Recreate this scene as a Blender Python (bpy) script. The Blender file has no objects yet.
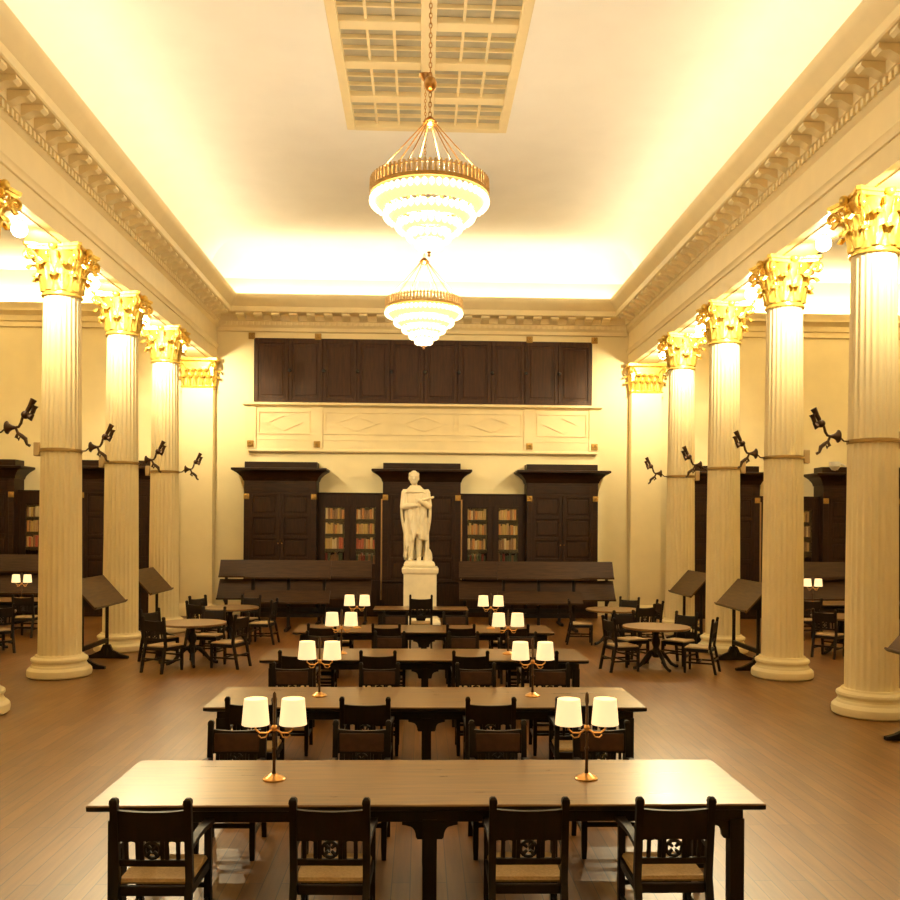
import bpy, bmesh, math, random
from mathutils import Vector, Matrix
random.seed(7)
PI = math.pi
S = bpy.context.scene
COL = S.collection

# ------------------------------------------------------------------ helpers
class MB:
    """collects shapes into one mesh"""
    def __init__(self): self.bm = bmesh.new()
    def _face(self, vs):
        try: self.bm.faces.new(vs)
        except ValueError: pass
    def box(self, x0, x1, y0, y1, z0, z1, bev=0.0, M=None):
        v = [self.bm.verts.new((x, y, z)) for z in (z0, z1) for y in (y0, y1) for x in (x0, x1)]
        fs = []
        for f in ((0,2,3,1),(4,5,7,6),(0,1,5,4),(2,6,7,3),(0,4,6,2),(1,3,7,5)):
            fs.append(self.bm.faces.new([v[i] for i in f]))
        if bev > 0:
            es = list({e for f in fs for e in f.edges})
            r = bmesh.ops.bevel(self.bm, geom=es, offset=bev, segments=1, affect='EDGES', profile=0.5)
            v = list({x for f in r['faces'] for x in f.verts} | {x for x in v if x.is_valid})
        if M is not None:
            for x in v:
                if x.is_valid: x.co = M @ x.co
        return self
    def loft(self, rings, cap=True, closed=True):
        R = [[self.bm.verts.new(p) for p in r] for r in rings]
        n = len(R[0])
        for a, b in zip(R, R[1:]):
            for i in range(n if closed else n-1):
                j = (i+1) % n
                self._face((a[i], a[j], b[j], b[i]))
        if cap:
            self._face(list(reversed(R[0]))); self._face(R[-1])
        return self
    def rects(self, secs, cap=True):
        """secs: (x0,x1,y0,y1,z) rectangles stacked"""
        return self.loft([[(a,c,z),(b,c,z),(b,d,z),(a,d,z)] for a,b,c,d,z in secs], cap)
    def lathe(self, prof, n=24, c=(0,0,0), M=None):
        rings = []
        for r, z in prof:
            r = max(r, 1e-4)
            rings.append([Vector((c[0]+r*math.cos(2*PI*i/n), c[1]+r*math.sin(2*PI*i/n), c[2]+z)) for i in range(n)])
        if M is not None: rings = [[M @ p for p in r] for r in rings]
        return self.loft(rings, cap=tuple(prof[0]) != tuple(prof[-1]))
    def tube(self, pts, r, n=8, cap=True):
        pts = [Vector(p) for p in pts]
        rr = r if isinstance(r, (list, tuple)) else [r]*len(pts)
        rings = []
        up = None
        for i, p in enumerate(pts):
            t = (pts[min(i+1, len(pts)-1)] - pts[max(i-1, 0)]).normalized()
            if up is None:
                up = Vector((0,0,1)) if abs(t.z) < .9 else Vector((1,0,0))
            a = t.cross(up)
            if a.length < 1e-5: a = t.cross(Vector((0,1,0)))
            a.normalize(); b = a.cross(t).normalized(); up = b
            rings.append([p + (a*math.cos(2*PI*k/n) + b*math.sin(2*PI*k/n))*rr[i] for k in range(n)])
        return self.loft(rings, cap)
    def prism(self, poly, axis, a, b, M=None):
        def P(u, v, w):
            p = {'x': (w,u,v), 'y': (u,w,v), 'z': (u,v,w)}[axis]
            return M @ Vector(p) if M is not None else Vector(p)
        return self.loft([[P(u,v,a) for u,v in poly], [P(u,v,b) for u,v in poly]])
    def sphere(self, c, r, nu=16, nv=10):
        if not isinstance(r, (list, tuple)): r = (r,r,r)
        rings = []
        for j in range(nv+1):
            t = PI*j/nv; s = max(math.sin(t), 1e-3)
            rings.append([(c[0]+r[0]*s*math.cos(2*PI*i/nu), c[1]+r[1]*s*math.sin(2*PI*i/nu), c[2]-r[2]*math.cos(t)) for i in range(nu)])
        return self.loft(rings)
    def grid(self, fn, nu, nv, thick=0.0):
        """surface fn(u,v)->Vector, with a second skin when thick"""
        P = [[fn(i/nu, j/nv) for j in range(nv+1)] for i in range(nu+1)]
        F = [[self.bm.verts.new(p) for p in r] for r in P]
        for i in range(nu):
            for j in range(nv): self._face((F[i][j], F[i+1][j], F[i+1][j+1], F[i][j+1]))
        if thick:
            B = []
            for i in range(nu+1):
                row = []
                for j in range(nv+1):
                    du = P[min(i+1,nu)][j]-P[max(i-1,0)][j]; dv = P[i][min(j+1,nv)]-P[i][max(j-1,0)]
                    n = du.cross(dv); n = n.normalized() if n.length > 1e-9 else Vector((0,0,1))
                    row.append(self.bm.verts.new(P[i][j]-n*thick))
                B.append(row)
            for i in range(nu):
                for j in range(nv): self._face((B[i][j], B[i][j+1], B[i+1][j+1], B[i+1][j]))
            for i in range(nu):
                self._face((F[i][0], B[i][0], B[i+1][0], F[i+1][0])); self._face((F[i][nv], F[i+1][nv], B[i+1][nv], B[i][nv]))
            for j in range(nv):
                self._face((F[0][j], F[0][j+1], B[0][j+1], B[0][j])); self._face((F[nu][j], B[nu][j], B[nu][j+1], F[nu][j+1]))
        return self
    def mesh(self, name, mat, ang=38):
        bmesh.ops.recalc_face_normals(self.bm, faces=self.bm.faces[:])
        m = bpy.data.meshes.new(name); self.bm.to_mesh(m); self.bm.free()
        m.materials.append(mat)
        for p in m.polygons: p.use_smooth = True
        m.set_sharp_from_angle(angle=math.radians(ang))
        return m
    def build(self, name, mat, parent=None, ang=38):
        o = bpy.data.objects.new(name, self.mesh(name, mat, ang)); COL.objects.link(o)
        if parent: o.parent = parent
        return o

def tag(o, label=None, cat=None, group=None, kind=None):
    if label: o['label'] = label
    if cat: o['category'] = cat
    if group: o['group'] = group
    if kind: o['kind'] = kind
    return o
def thing(name, label, cat, loc=(0,0,0), rz=0, group=None):
    o = bpy.data.objects.new(name, None); COL.objects.link(o)
    o.empty_display_size = .1
    o.location = loc; o.rotation_euler = (0,0,rz)
    return tag(o, label, cat, group)
def dup(root, loc, rz, label, group=None, parent=None):
    def cp(o, par):
        c = o.copy(); COL.objects.link(c); c.parent = par
        for ch in o.children: cp(ch, c)
        return c
    r = cp(root, parent); r.location = loc; r.rotation_euler = (0,0,rz); r['label'] = label
    if group: r['group'] = group
    return r
def struct(o, label, cat): return tag(o, label, cat, kind='structure')

# ------------------------------------------------------------------ materials
def newmat(name):
    m = bpy.data.materials.new(name); m.use_nodes = True
    n = m.node_tree.nodes; l = m.node_tree.links
    return m, n, l, n['Principled BSDF']
def plain(name, col, rough=.5, metal=0, spec=.5, var=.06, scale=6, bump=0, coat=0, stretch=(1,1,1)):
    m, n, l, b = newmat(name)
    tc = n.new('ShaderNodeTexCoord'); mp = n.new('ShaderNodeMapping'); mp.inputs['Scale'].default_value = stretch
    l.new(tc.outputs['Object'], mp.inputs['Vector'])
    no = n.new('ShaderNodeTexNoise'); no.inputs['Scale'].default_value = scale; no.inputs['Detail'].default_value = 4
    l.new(mp.outputs['Vector'], no.inputs['Vector'])
    r = n.new('ShaderNodeValToRGB')
    r.color_ramp.elements[0].position = .3; r.color_ramp.elements[1].position = .7
    r.color_ramp.elements[0].color = [c*(1-var) for c in col]+[1]; r.color_ramp.elements[1].color = [min(1, c*(1+var)) for c in col]+[1]
    l.new(no.outputs['Fac'], r.inputs['Fac']); l.new(r.outputs['Color'], b.inputs['Base Color'])
    b.inputs['Roughness'].default_value = rough; b.inputs['Metallic'].default_value = metal
    b.inputs['Specular IOR Level'].default_value = spec; b.inputs['Coat Weight'].default_value = coat
    if bump:
        bp = n.new('ShaderNodeBump'); bp.inputs['Strength'].default_value = bump; bp.inputs['Distance'].default_value = .02
        l.new(no.outputs['Fac'], bp.inputs['Height']); l.new(bp.outputs['Normal'], b.inputs['Normal'])
    return m
def emit(name, col, strength):
    m, n, l, b = newmat(name)
    b.inputs['Base Color'].default_value = (*[min(1,c*.9) for c in col], 1); b.inputs['Roughness'].default_value = .4
    b.inputs['Emission Color'].default_value = (*col, 1); b.inputs['Emission Strength'].default_value = strength
    return m

WARM = (1.0, .815, .47)
M = {}
M['wall']    = plain('cream_plaster', (.81,.695,.41), .6, var=.03, scale=2)
M['ceil']    = plain('ceiling_plaster', (.87,.845,.78), .8, var=.02, scale=1.5)
M['trim']    = plain('cream_painted_moulding', (.80,.665,.38), .5, var=.03, scale=3)
M['column']  = plain('painted_column', (.84,.72,.435), .42, var=.03, scale=2.5)
M['gold']    = plain('gold_leaf', (.86,.58,.13), .34, metal=.75, var=.22, scale=14, bump=.25)
M['hoop']    = plain('warm_gilt_hoop', (.72,.46,.16), .4, metal=.25, var=.1, scale=20)
M['gilt']    = plain('dull_gilt', (.42,.25,.06), .45, metal=.5, var=.2, scale=30)
M['brass']   = plain('polished_brass', (.58,.32,.11), .28, metal=1, var=.1, scale=10)
M['bronze']  = plain('dark_bronze', (.075,.038,.018), .38, metal=.6, var=.25, scale=20)
M['dark']    = plain('dark_stained_wood', (.022,.0082,.0028), .44, spec=.22, var=.45, scale=5, stretch=(6,6,.6))
M['darkh']   = plain('dark_stained_wood_rails', (.022,.0082,.0028), .44, spec=.22, var=.45, scale=5, stretch=(.6,6,6))
M['panel']   = plain('walnut_panelling', (.046,.0165,.0055), .44, spec=.28, var=.4, scale=4, stretch=(5,5,.5))
M['chair']   = plain('black_brown_carved_wood', (.010,.0045,.002), .48, var=.4, scale=6, stretch=(5,5,1), spec=.3)
M['leather'] = plain('brown_leather_back', (.055,.022,.008), .5, spec=.3, var=.2, scale=18, bump=.1)
M['seat']    = plain('tan_woven_seat', (.46,.31,.14), .6, var=.12, scale=60, bump=.2)
M['board']   = plain('mid_brown_reading_board', (.092,.046,.016), .42, spec=.3, var=.3, scale=5, stretch=(.6,6,6))
M['rack']    = plain('dark_brown_rack_board', (.040,.0175,.0060), .5, spec=.18, var=.3, scale=5, stretch=(.6,6,6))
M['round']   = plain('round_table_wood', (.20,.108,.036), .3, var=.2, scale=5, stretch=(.8,6,6))
M['marble']  = plain('statue_marble', (.82,.72,.50), .5, var=.08, scale=4)
M['white']   = plain('white_enamel', (.80,.78,.72), .4, var=.02)
M['black']   = plain('black_fitting', (.02,.017,.014), .4, var=.1)
M['skyglass']= plain('frosted_skylight_glass', (.42,.39,.28), .3, var=.12, scale=3)
M['bulb']    = emit('lit_bulb_glass', (1,.88,.62), 22)
M['shade']   = emit('lit_lampshade', (1,.80,.44), .62)
M['crystal'] = emit('lit_crystal', (1,.80,.46), 3.2)
M['crystal2']= emit('lit_crystal_strands', (1,.72,.28), .95)
M['fringe']  = plain('amber_crystal_rods', (.80,.60,.32), .15, var=.2, scale=30, spec=.8)

def wood_top():
    m, n, l, b = newmat('polished_table_top')
    tc = n.new('ShaderNodeTexCoord')
    mp = n.new('ShaderNodeMapping'); mp.inputs['Scale'].default_value = (.9, 14, 14)
    l.new(tc.outputs['Object'], mp.inputs['Vector'])
    no = n.new('ShaderNodeTexNoise'); no.inputs['Scale'].default_value = 2.2; no.inputs['Detail'].default_value = 6
    l.new(mp.outputs['Vector'], no.inputs['Vector'])
    r = n.new('ShaderNodeValToRGB'); e = r.color_ramp.elements
    e[0].position = .3; e[0].color = (.140,.070,.020,1); e[1].position = .72; e[1].color = (.27,.148,.046,1)
    l.new(no.outputs['Fac'], r.inputs['Fac']); l.new(r.outputs['Color'], b.inputs['Base Color'])
    rr = n.new('ShaderNodeMapRange'); rr.inputs['To Min'].default_value = .24; rr.inputs['To Max'].default_value = .36
    l.new(no.outputs['Fac'], rr.inputs['Value']); l.new(rr.outputs['Result'], b.inputs['Roughness'])
    b.inputs['Coat Weight'].default_value = .35; b.inputs['Coat Roughness'].default_value = .22
    return m
M['top'] = wood_top()

def floor_mat():
    m, n, l, b = newmat('oak_plank_floor')
    tc = n.new('ShaderNodeTexCoord')
    mp = n.new('ShaderNodeMapping'); mp.inputs['Rotation'].default_value = (0,0,PI/2)
    l.new(tc.outputs['Object'], mp.inputs['Vector'])
    br = n.new('ShaderNodeTexBrick'); br.offset = .37
    br.inputs['Scale'].default_value = 1; br.inputs['Brick Width'].default_value = 1.9; br.inputs['Row Height'].default_value = .13
    br.inputs['Mortar Size'].default_value = .0035; br.inputs['Color1'].default_value = (.150,.058,.009,1)
    br.inputs['Color2'].default_value = (.215,.092,.016,1); br.inputs['Mortar'].default_value = (.06,.028,.011,1)
    l.new(mp.outputs['Vector'], br.inputs['Vector'])
    mp2 = n.new('ShaderNodeMapping'); mp2.inputs['Scale'].default_value = (9, .7, 1)
    l.new(tc.outputs['Object'], mp2.inputs['Vector'])
    no = n.new('ShaderNodeTexNoise'); no.inputs['Scale'].default_value = 2.4; no.inputs['Detail'].default_value = 7
    l.new(mp2.outputs['Vector'], no.inputs['Vector'])
    no2 = n.new('ShaderNodeTexNoise'); no2.inputs['Scale'].default_value = .55; no2.inputs['Detail'].default_value = 3
    l.new(tc.outputs['Object'], no2.inputs['Vector'])
    mx = n.new('ShaderNodeMixRGB'); mx.blend_type = 'MULTIPLY'; mx.inputs['Fac'].default_value = .75
    r = n.new('ShaderNodeValToRGB'); e = r.color_ramp.elements
    e[0].position = .3; e[0].color = (.62,.60,.58,1); e[1].position = .7; e[1].color = (1.2,1.2,1.2,1)
    l.new(no.outputs['Fac'], r.inputs['Fac']); l.new(br.outputs['Color'], mx.inputs['Color1']); l.new(r.outputs['Color'], mx.inputs['Color2'])
    l.new(mx.outputs['Color'], b.inputs['Base Color'])
    rr = n.new('ShaderNodeMapRange'); rr.inputs['To Min'].default_value = .24; rr.inputs['To Max'].default_value = .46
    l.new(no2.outputs['Fac'], rr.inputs['Value']); l.new(rr.outputs['Result'], b.inputs['Roughness'])
    bp = n.new('ShaderNodeBump'); bp.inputs['Strength'].default_value = .12; bp.inputs['Distance'].default_value = .01
    l.new(no.outputs['Fac'], bp.inputs['Height']); l.new(bp.outputs['Normal'], b.inputs['Normal'])
    b.inputs['Coat Weight'].default_value = .15; b.inputs['Coat Roughness'].default_value = .3
    return m
M['floor'] = floor_mat()

def glass():
    m = bpy.data.materials.new('cabinet_glass'); m.use_nodes = True
    n = m.node_tree.nodes; l = m.node_tree.links; n.remove(n['Principled BSDF'])
    t = n.new('ShaderNodeBsdfTransparent'); g = n.new('ShaderNodeBsdfGlossy'); g.inputs['Roughness'].default_value = .03
    lw = n.new('ShaderNodeLayerWeight'); lw.inputs['Blend'].default_value = .25
    mr = n.new('ShaderNodeMapRange'); mr.inputs['To Min'].default_value = .05; mr.inputs['To Max'].default_value = .6
    l.new(lw.outputs['Fresnel'], mr.inputs['Value'])
    mx = n.new('ShaderNodeMixShader'); l.new(mr.outputs['Result'], mx.inputs['Fac'])
    l.new(t.outputs[0], mx.inputs[1]); l.new(g.outputs[0], mx.inputs[2]); l.new(mx.outputs[0], n['Material Output'].inputs['Surface'])
    return m
M['glass'] = glass()

# ------------------------------------------------------------------ dimensions
XC = 6.075                        # column axis
Y1 = 12.10; SP = 3.02            # first column, spacing
YW = 25.2                        # end wall
YB = -4.0                        # behind the camera
XS = 14.6                        # outer walls of the side aisles
ZC = 10.2                        # ceiling
ZA = 9.5                         # aisle ceiling

# ------------------------------------------------------------------ the room
struct(MB().box(-XS, XS, YB, YW+.3, -.2, 0).build('floor', M['floor']), 'brown wooden plank floor with a dull polish', 'floor')
struct(MB().box(-XS, XS, YW, YW+.3, 0, ZC+.3).build('wall_back', M['wall']), 'cream plaster end wall behind the statue and bookcases', 'wall')
struct(MB().box(-XS, XS, YB-.3, YB, 0, ZC+.3).build('wall_front', M['wall']), 'cream plaster wall behind the viewer', 'wall')
struct(MB().box(-XS-.3, -XS, YB-.3, YW+.3, 0, ZC+.3).build('wall_left', M['wall']), 'cream plaster outer wall of the left aisle', 'wall')
struct(MB().box(XS, XS+.3, YB-.3, YW+.3, 0, ZC+.3).build('wall_right', M['wall']), 'cream plaster outer wall of the right aisle', 'wall')

# ceiling: flat field with rounded coves down to the cornice, a hole for the skylight
SKX, SKY0, SKY1 = 1.52, 3.0, 17.45
def ceiling():
    m = MB()
    for s in (-1, 1):
        prof = [(s*6.0, 8.6), (s*6.0, 9.35)]
        for k in range(1, 9):
            a = PI/2*k/8
            prof.append((s*(6.0-.85*(1-math.cos(a))), 9.35+.85*math.sin(a)))
        prof.append((s*SKX, ZC))
        out = [(s*SKX, ZC+.3), (s*6.4, ZC+.3), (s*6.4, 8.6)]
        m.prism(prof+out, 'y', YB, YW)
    m.box(-SKX, SKX, YB, SKY0, ZC, ZC+.3); m.box(-SKX, SKX, SKY1, YW, ZC, ZC+.3)
    prof = [(YW-.85*(1-math.cos(PI/2*k/10)), 9.35+.85*math.sin(PI/2*k/10)) for k in range(11)]
    m.prism(prof+[(YW-.85, ZC+.05), (YW, ZC+.05)], 'x', -6.0, 6.0)
    return m
struct(ceiling().build('ceiling', M['ceil']), 'pale plaster ceiling of the hall with curved lit edges', 'ceiling')
for s, nm in ((-1,'left'), (1,'right')):
    a, b = sorted((s*6.4, s*XS))
    struct(MB().box(a, b, YB, YW, ZA, ZA+.25).build('ceiling_aisle_'+nm, M['ceil']), 'flat pale ceiling over the %s aisle' % nm, 'ceiling')

# skylight
def skylight():
    fr = MB(); z0 = ZC-.035
    n = 12; L = (SKY1-SKY0)/n
    fr.box(-SKX-.02, -SKX+.14, SKY0-.02, SKY1+.02, z0, ZC+.3, .01); fr.box(SKX-.14, SKX+.02, SKY0-.02, SKY1+.02, z0, ZC+.3, .01)
    fr.box(-SKX+.14, SKX-.14, SKY0-.02, SKY0+.14, z0, ZC+.3); fr.box(-SKX+.14, SKX-.14, SKY1-.14, SKY1+.02, z0, ZC+.3)
    fr.box(-.12, .12, SKY0+.14, SKY1-.14, z0+.01, ZC+.3, .01)
    for k in range(1, n):
        y = SKY0+k*L
        fr.box(-SKX+.14, -.12, y-.12, y+.12, z0+.02, ZC+.3, .01); fr.box(.12, SKX-.14, y-.12, y+.12, z0+.02, ZC+.3, .01)
    w = fr.build('window_1', M['trim']); struct(w, 'ceiling skylight of frosted panes in a cream coffered frame', 'skylight')
    mu = MB()
    for k in range(n):
        ya, yb = SKY0+k*L+.12, SKY0+(k+1)*L-.12
        for x0, x1 in ((-SKX+.14, -.12), (.12, SKX-.14)):
            for q in (1, 2):
                x = x0+(x1-x0)*q/3; mu.box(x-.022, x+.022, ya, yb, ZC+.02, ZC+.09)
                y = ya+(yb-ya)*q/3; mu.box(x0, x1, y-.016, y+.016, ZC+.025, ZC+.085)
    mu.build('glazing_bar', M['trim'], w)
    for x0, x1 in ((-SKX+.14, -.12), (.12, SKX-.14)):
        for k in range(n):
            MB().box(x0, x1, SKY0+k*L+.12, SKY0+(k+1)*L-.12, ZC+.085, ZC+.105).build('pane', M['skyglass'], w)
skylight()

# entablatures over the colonnades, with modillions and dentils
ENT = [(5.75,7.05),(5.75,7.36),(5.72,7.37),(5.72,7.44),(5.69,7.48),(5.75,7.51),(5.75,7.97),(5.71,8.00),(5.67,8.05),(5.67,8.14),
       (5.62,8.15),(5.62,8.30),(5.30,8.31),(5.28,8.33),(5.28,8.46),(5.25,8.49),(5.20,8.56),(5.14,8.62),(5.09,8.70),(5.09,8.76),
       (6.02,8.76),(6.02,9.6),(6.42,9.6),(6.42,7.05)]
def entab(s):
    m = MB(); m.prism([(s*x, z) for x, z in ENT], 'y', YB, YW)
    # soffit panel moulding
    m.box(*sorted((s*5.90, s*6.27)), YB, YW, 7.03, 7.05)
    y = YB+.3
    while y < YW-.75:
        poly = [(s*5.62,8.30),(s*5.32,8.30),(s*5.31,8.25),(s*5.36,8.21),(s*5.45,8.22),(s*5.53,8.18),(s*5.58,8.15),(s*5.62,8.15)]
        m.prism(poly, 'y', y-.085, y+.085); y += .42
    y = YB+.1
    while y < YW-.7:
        m.box(*sorted((s*5.67, s*5.63)), y, y+.07, 8.03, 8.13); y += .14
    return m
struct(entab(-1).build('trim_1', M['trim']), 'cream moulded entablature over the left colonnade', 'entablature')
struct(entab(1).build('trim_2', M['trim']), 'cream moulded entablature over the right colonnade', 'entablature')
def end_cornice():
    m = MB(); d = YW-.04
    prof = [(d,7.86),(d-.03,7.88),(d-.03,7.97),(d-.06,8.00),(d-.09,8.05),(d-.09,8.14),(d-.13,8.15),(d-.13,8.30),(d-.45,8.31),(d-.47,8.33),(d-.47,8.46),
            (d-.50,8.49),(d-.55,8.56),(d-.61,8.62),(d-.66,8.70),(d-.66,8.76),(d+.02,8.76),(d+.02,7.86)]
    m.prism(prof, 'x', -5.7, 5.7)
    x = -5.04
    while x < 5.2:
        poly = [(d-.13,8.30),(d-.43,8.30),(d-.44,8.25),(d-.39,8.21),(d-.30,8.22),(d-.22,8.18),(d-.17,8.15),(d-.13,8.15)]
        m.prism(poly, 'x', x-.11, x+.11); x += .48
    x = -5.55
    while x < 5.5:
        m.box(x, x+.08, d-.13, d-.09, 8.03, 8.13); x += .15
    return m
struct(end_cornice().build('trim_3', M['trim']), 'cream bracketed cornice across the top of the end wall', 'cornice')
for i, s in ((4,-1), (5,1)):
    m = MB(); d = YW-.01
    prof = [(d,7.90),(d-.04,7.92),(d-.04,8.05),(d-.08,8.08),(d-.08,8.22),(d-.16,8.30),(d-.22,8.33),(d-.22,8.42),(d-.28,8.50),(d-.28,8.54),(d,8.54)]
    a, b = sorted((s*6.42, s*XS)); m.prism(prof, 'x', a, b)
    struct(m.build('trim_%d' % i, M['trim']), 'plain cream cornice on the end wall of the %s aisle' % ('left' if s < 0 else 'right'), 'cornice')

# upper gallery parapet on the end wall
def parapet():
    m = MB(); y = YW
    m.box(-4.86, 4.86, y-.14, y, 4.62, 5.80)
    m.rects([(-4.86,4.86,y-.14,y,4.62),(-4.87,4.87,y-.155,y,4.59),(-4.87,4.87,y-.155,y,4.55),(-4.85,4.85,y-.12,y,4.52)])
    m.rects([(-4.88,4.88,y-.16,y,5.76),(-4.92,4.92,y-.20,y,5.80),(-5.0,5.0,y-.28,y,5.82),(-5.0,5.0,y-.28,y,5.87),(-4.98,4.98,y-.25,y,5.89)])
    m.box(-4.86,4.86,y-.152,y-.13,4.86,4.89)
    for x in (-4.78, -2.95, 2.95, 4.78): m.box(x-.15, x+.15, y-.17, y-.14, 4.62, 5.80)
    def fr(x0, x1):
        z0, z1 = 5.02, 5.66; t = .04; a, b = y-.164, y-.14
        m.box(x0,x1,a,b,z0,z0+t); m.box(x0,x1,a,b,z1-t,z1); m.box(x0,x0+t,a,b,z0+t,z1-t); m.box(x1-t,x1,a,b,z0+t,z1-t)
        cx, cz = (x0+x1)/2, (z0+z1)/2; hx, hz = (x1-x0)*.36, .23
        outer = [(cx-hx,cz),(cx,cz-hz),(cx+hx,cz),(cx,cz+hz)]; k = .80
        inner = [(cx-hx*k,cz),(cx,cz-hz*k),(cx+hx*k,cz),(cx,cz+hz*k)]
        for i in range(4):
            j = (i+1) % 4; m.prism([outer[i], outer[j], inner[j], inner[i]], 'y', a, b)
    fr(-4.58,-3.15); fr(3.15,4.58)
    for q in range(3): fr(-2.75+q*1.86, -2.75+q*1.86+1.78)
    return m
struct(parapet().build('trim_6', M['trim']), 'cream parapet with raised lozenges below the dark upper panelling', 'parapet')
def upper_frame():
    m = MB(); y = YW; a = y-.06
    m.box(-4.86,4.86,a,y,7.69,7.80); m.box(-4.86,-4.72,a,y,5.89,7.69); m.box(4.72,4.86,a,y,5.89,7.69)
    return m
struct(upper_frame().build('trim_7', M['trim']), 'thin cream surround framing the dark upper panelling', 'moulding')
for i, s in ((1,-1), (2,1)):
    a, b = sorted((s*XS, s*(XS-.05)))
    struct(MB().box(a, b, YB, YW, 0, .25).build('baseboard_'+('left' if s < 0 else 'right'), M['dark']), 'dark wooden baseboard along the %s aisle wall' % ('left' if s < 0 else 'right'), 'baseboard')

# dark wood panelling in the upper gallery
g = thing('wall_panelling', 'long dark walnut panelled screen high on the end wall', 'panelling', (0, YW-.03, 5.89))
MB().box(-4.72,4.72,-.02,.03,0,1.80).build('backing', M['panel'], g)
for k in range(10):
    x0 = -4.70+k*.94; x1 = x0+.94; m = MB()
    t = .10
    m.box(x0+.01,x0+t,-.05,-.02,.01,1.79,.006); m.box(x1-t,x1-.01,-.05,-.02,.01,1.79,.006)
    m.box(x0+t,x1-t,-.05,-.02,.01,.14,.006); m.box(x0+t,x1-t,-.05,-.02,1.66,1.79,.006)
    m.box(x0+t+.06,x1-t-.06,-.04,-.02,.22,1.58,.012)
    p = m.build('panel', M['panel'], g)
    if k: MB().lathe([(0,0),(.05,.0),(.055,.02),(.03,.05),(0,.055)], 14, M=Matrix.Translation((x0+.03,-.05,.90)) @ Matrix.Rotation(PI/2,4,'X')).build('boss', M['black'], p)

# gilt rosettes on the wall
def rosette_mesh(r=.09):
    m = MB(); m.box(-r,r,-.025,0,-r,r,.008)
    for k in range(8):
        a = 2*PI*k/8; m.sphere((math.cos(a)*r*.55,-.035,math.sin(a)*r*.55),(r*.26,.018,r*.26),8,6)
    m.sphere((0,-.045,0),(r*.24,.02,r*.24),10,6)
    return m.mesh('rosette', M['gilt'])
RM = rosette_mesh()
for z, yy, row in ((7.74, YW-.06, 'above the dark upper panelling'), (4.74, YW-.14, 'on the parapet below the dark panelling')):
    for x, w in ((-4.78,'far left'), (-2.95,'second from left'), (2.95,'third from left'), (4.78,'far right')):
        o = bpy.data.objects.new('rosette', RM); COL.objects.link(o); o.location = (x, yy-(.03 if z < 5 else 0), z)
        tag(o, 'square gilt rosette %s, %s' % (row, w), 'rosette', 'gilt rosettes on the end wall')

# ------------------------------------------------------------------ columns
def shaft_mesh():
    z0, z1 = .36, 6.24; nfl, ns = 24, 7; rings = []
    for j in range(13):
        t = j/12; z = z0+(z1-z0)*t
        R = .340-.049*(t**1.4)
        fade = min(1, j/1.0) if j == 0 else 1
        if j == 0: fade = 0
        if j == 12: fade = 0
        ring = []
        for k in range(nfl):
            for q in range(ns):
                u = q/ns; d = 0
                if u > .16: d = math.sin(PI*(u-.16)/.84)*.016*fade
                a = 2*PI*(k+u)/nfl
                ring.append(((R-d)*math.cos(a), (R-d)*math.sin(a), z))
        rings.append(ring)
    # keep flutes crisp close to the ends
    r0 = [Vector(p) for p in rings[1]]; r1 = [Vector(p) for p in rings[-2]]
    rings.insert(1, [(p.x*1.004, p.y*1.004, z0+.10) for p in r0]); rings.insert(-1, [(p.x*.99, p.y*.99, z1-.08) for p in r1])
    m = MB().loft(rings); return m.mesh('shaft', M['column'], 30)
def leaf(m, ang, z0, h, r0, w, out, tip):
    """acanthus leaf: rises along the bell, splays and curls forward"""
    ca, sa = math.cos(ang), math.sin(ang)
    def fn(u, v):
        s = (u-.5)*2
        wid = w*(.62+.55*math.sin(PI*min(1, v*1.05))**.8)*(1 if v < .8 else 1-(v-.8)*2.2)
        if v < .75:
            rr = r0+out*.45*v*v; zz = z0+h*v/.75*.92
        else:
            a = (v-.75)/.25*PI*.95
            rr = r0+out*.25+out*.42*math.sin(a*.55)+out*.15*(1-math.cos(a)); zz = z0+h*.92+tip*math.sin(a)-tip*.5*(1-math.cos(a))*.8
        lobe = .012*math.cos(s*PI*3.0)*min(1, v*2)
        rr += .018*(1-s*s)+lobe - .02*abs(s)
        return Vector((rr*ca-s*wid*sa, rr*sa+s*wid*ca, zz))
    m.grid(fn, 8, 10, .012)
def volute(m, ang, r0, z0, r1, z1, rad, width):
    ca, sa = math.cos(ang), math.sin(ang); pts = []
    for k in range(7):
        t = k/6; pts.append((r0+(r1-r0)*t**1.5, z0+(z1-z0)*(1-(1-t)**1.4)))
    for k in range(1, 19):
        a = PI/2-k*PI/6*.95; q = rad*(1-k/24)
        pts.append((r1+math.cos(a)*q, z1-rad+math.sin(a)*q))
    rr = [width*(1.0 if i < 7 else 1-.5*(i-6)/18) for i in range(len(pts))]
    m.tube([(p*ca, p*sa, z) for p, z in pts], rr, 6)
def capital_mesh():
    m = MB()
    m.lathe([(.30,0),(.325,.0),(.335,.02),(.325,.045),(.31,.05),(.305,.12),(.315,.3),(.34,.55),(.40,.70),(.42,.74),(.30,.74)], 32)
    for k in range(8): leaf(m, 2*PI*k/8, .07, .27, .315, .115, .17, .045)
    for k in range(8): leaf(m, 2*PI*(k+.5)/8, .09, .44, .33, .115, .22, .05)
    for k in range(4):
        a = PI/4+k*PI/2
        for d in (-.05, .05): volute(m, a+d, .37, .42, .56, .735, .085, .026)
        for d in (-.30, .30): volute(m, a+PI/4+d*.6, .37, .45, .43, .71, .055, .018)
        leaf(m, a, .30, .34, .37, .07, .20, .03)
        b = k*PI/2; m.sphere((.44*math.cos(b), .44*math.sin(b), .80), (.07,.07,.075), 10, 8)
    return m.mesh('capital', M['gold'], 50)
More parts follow.
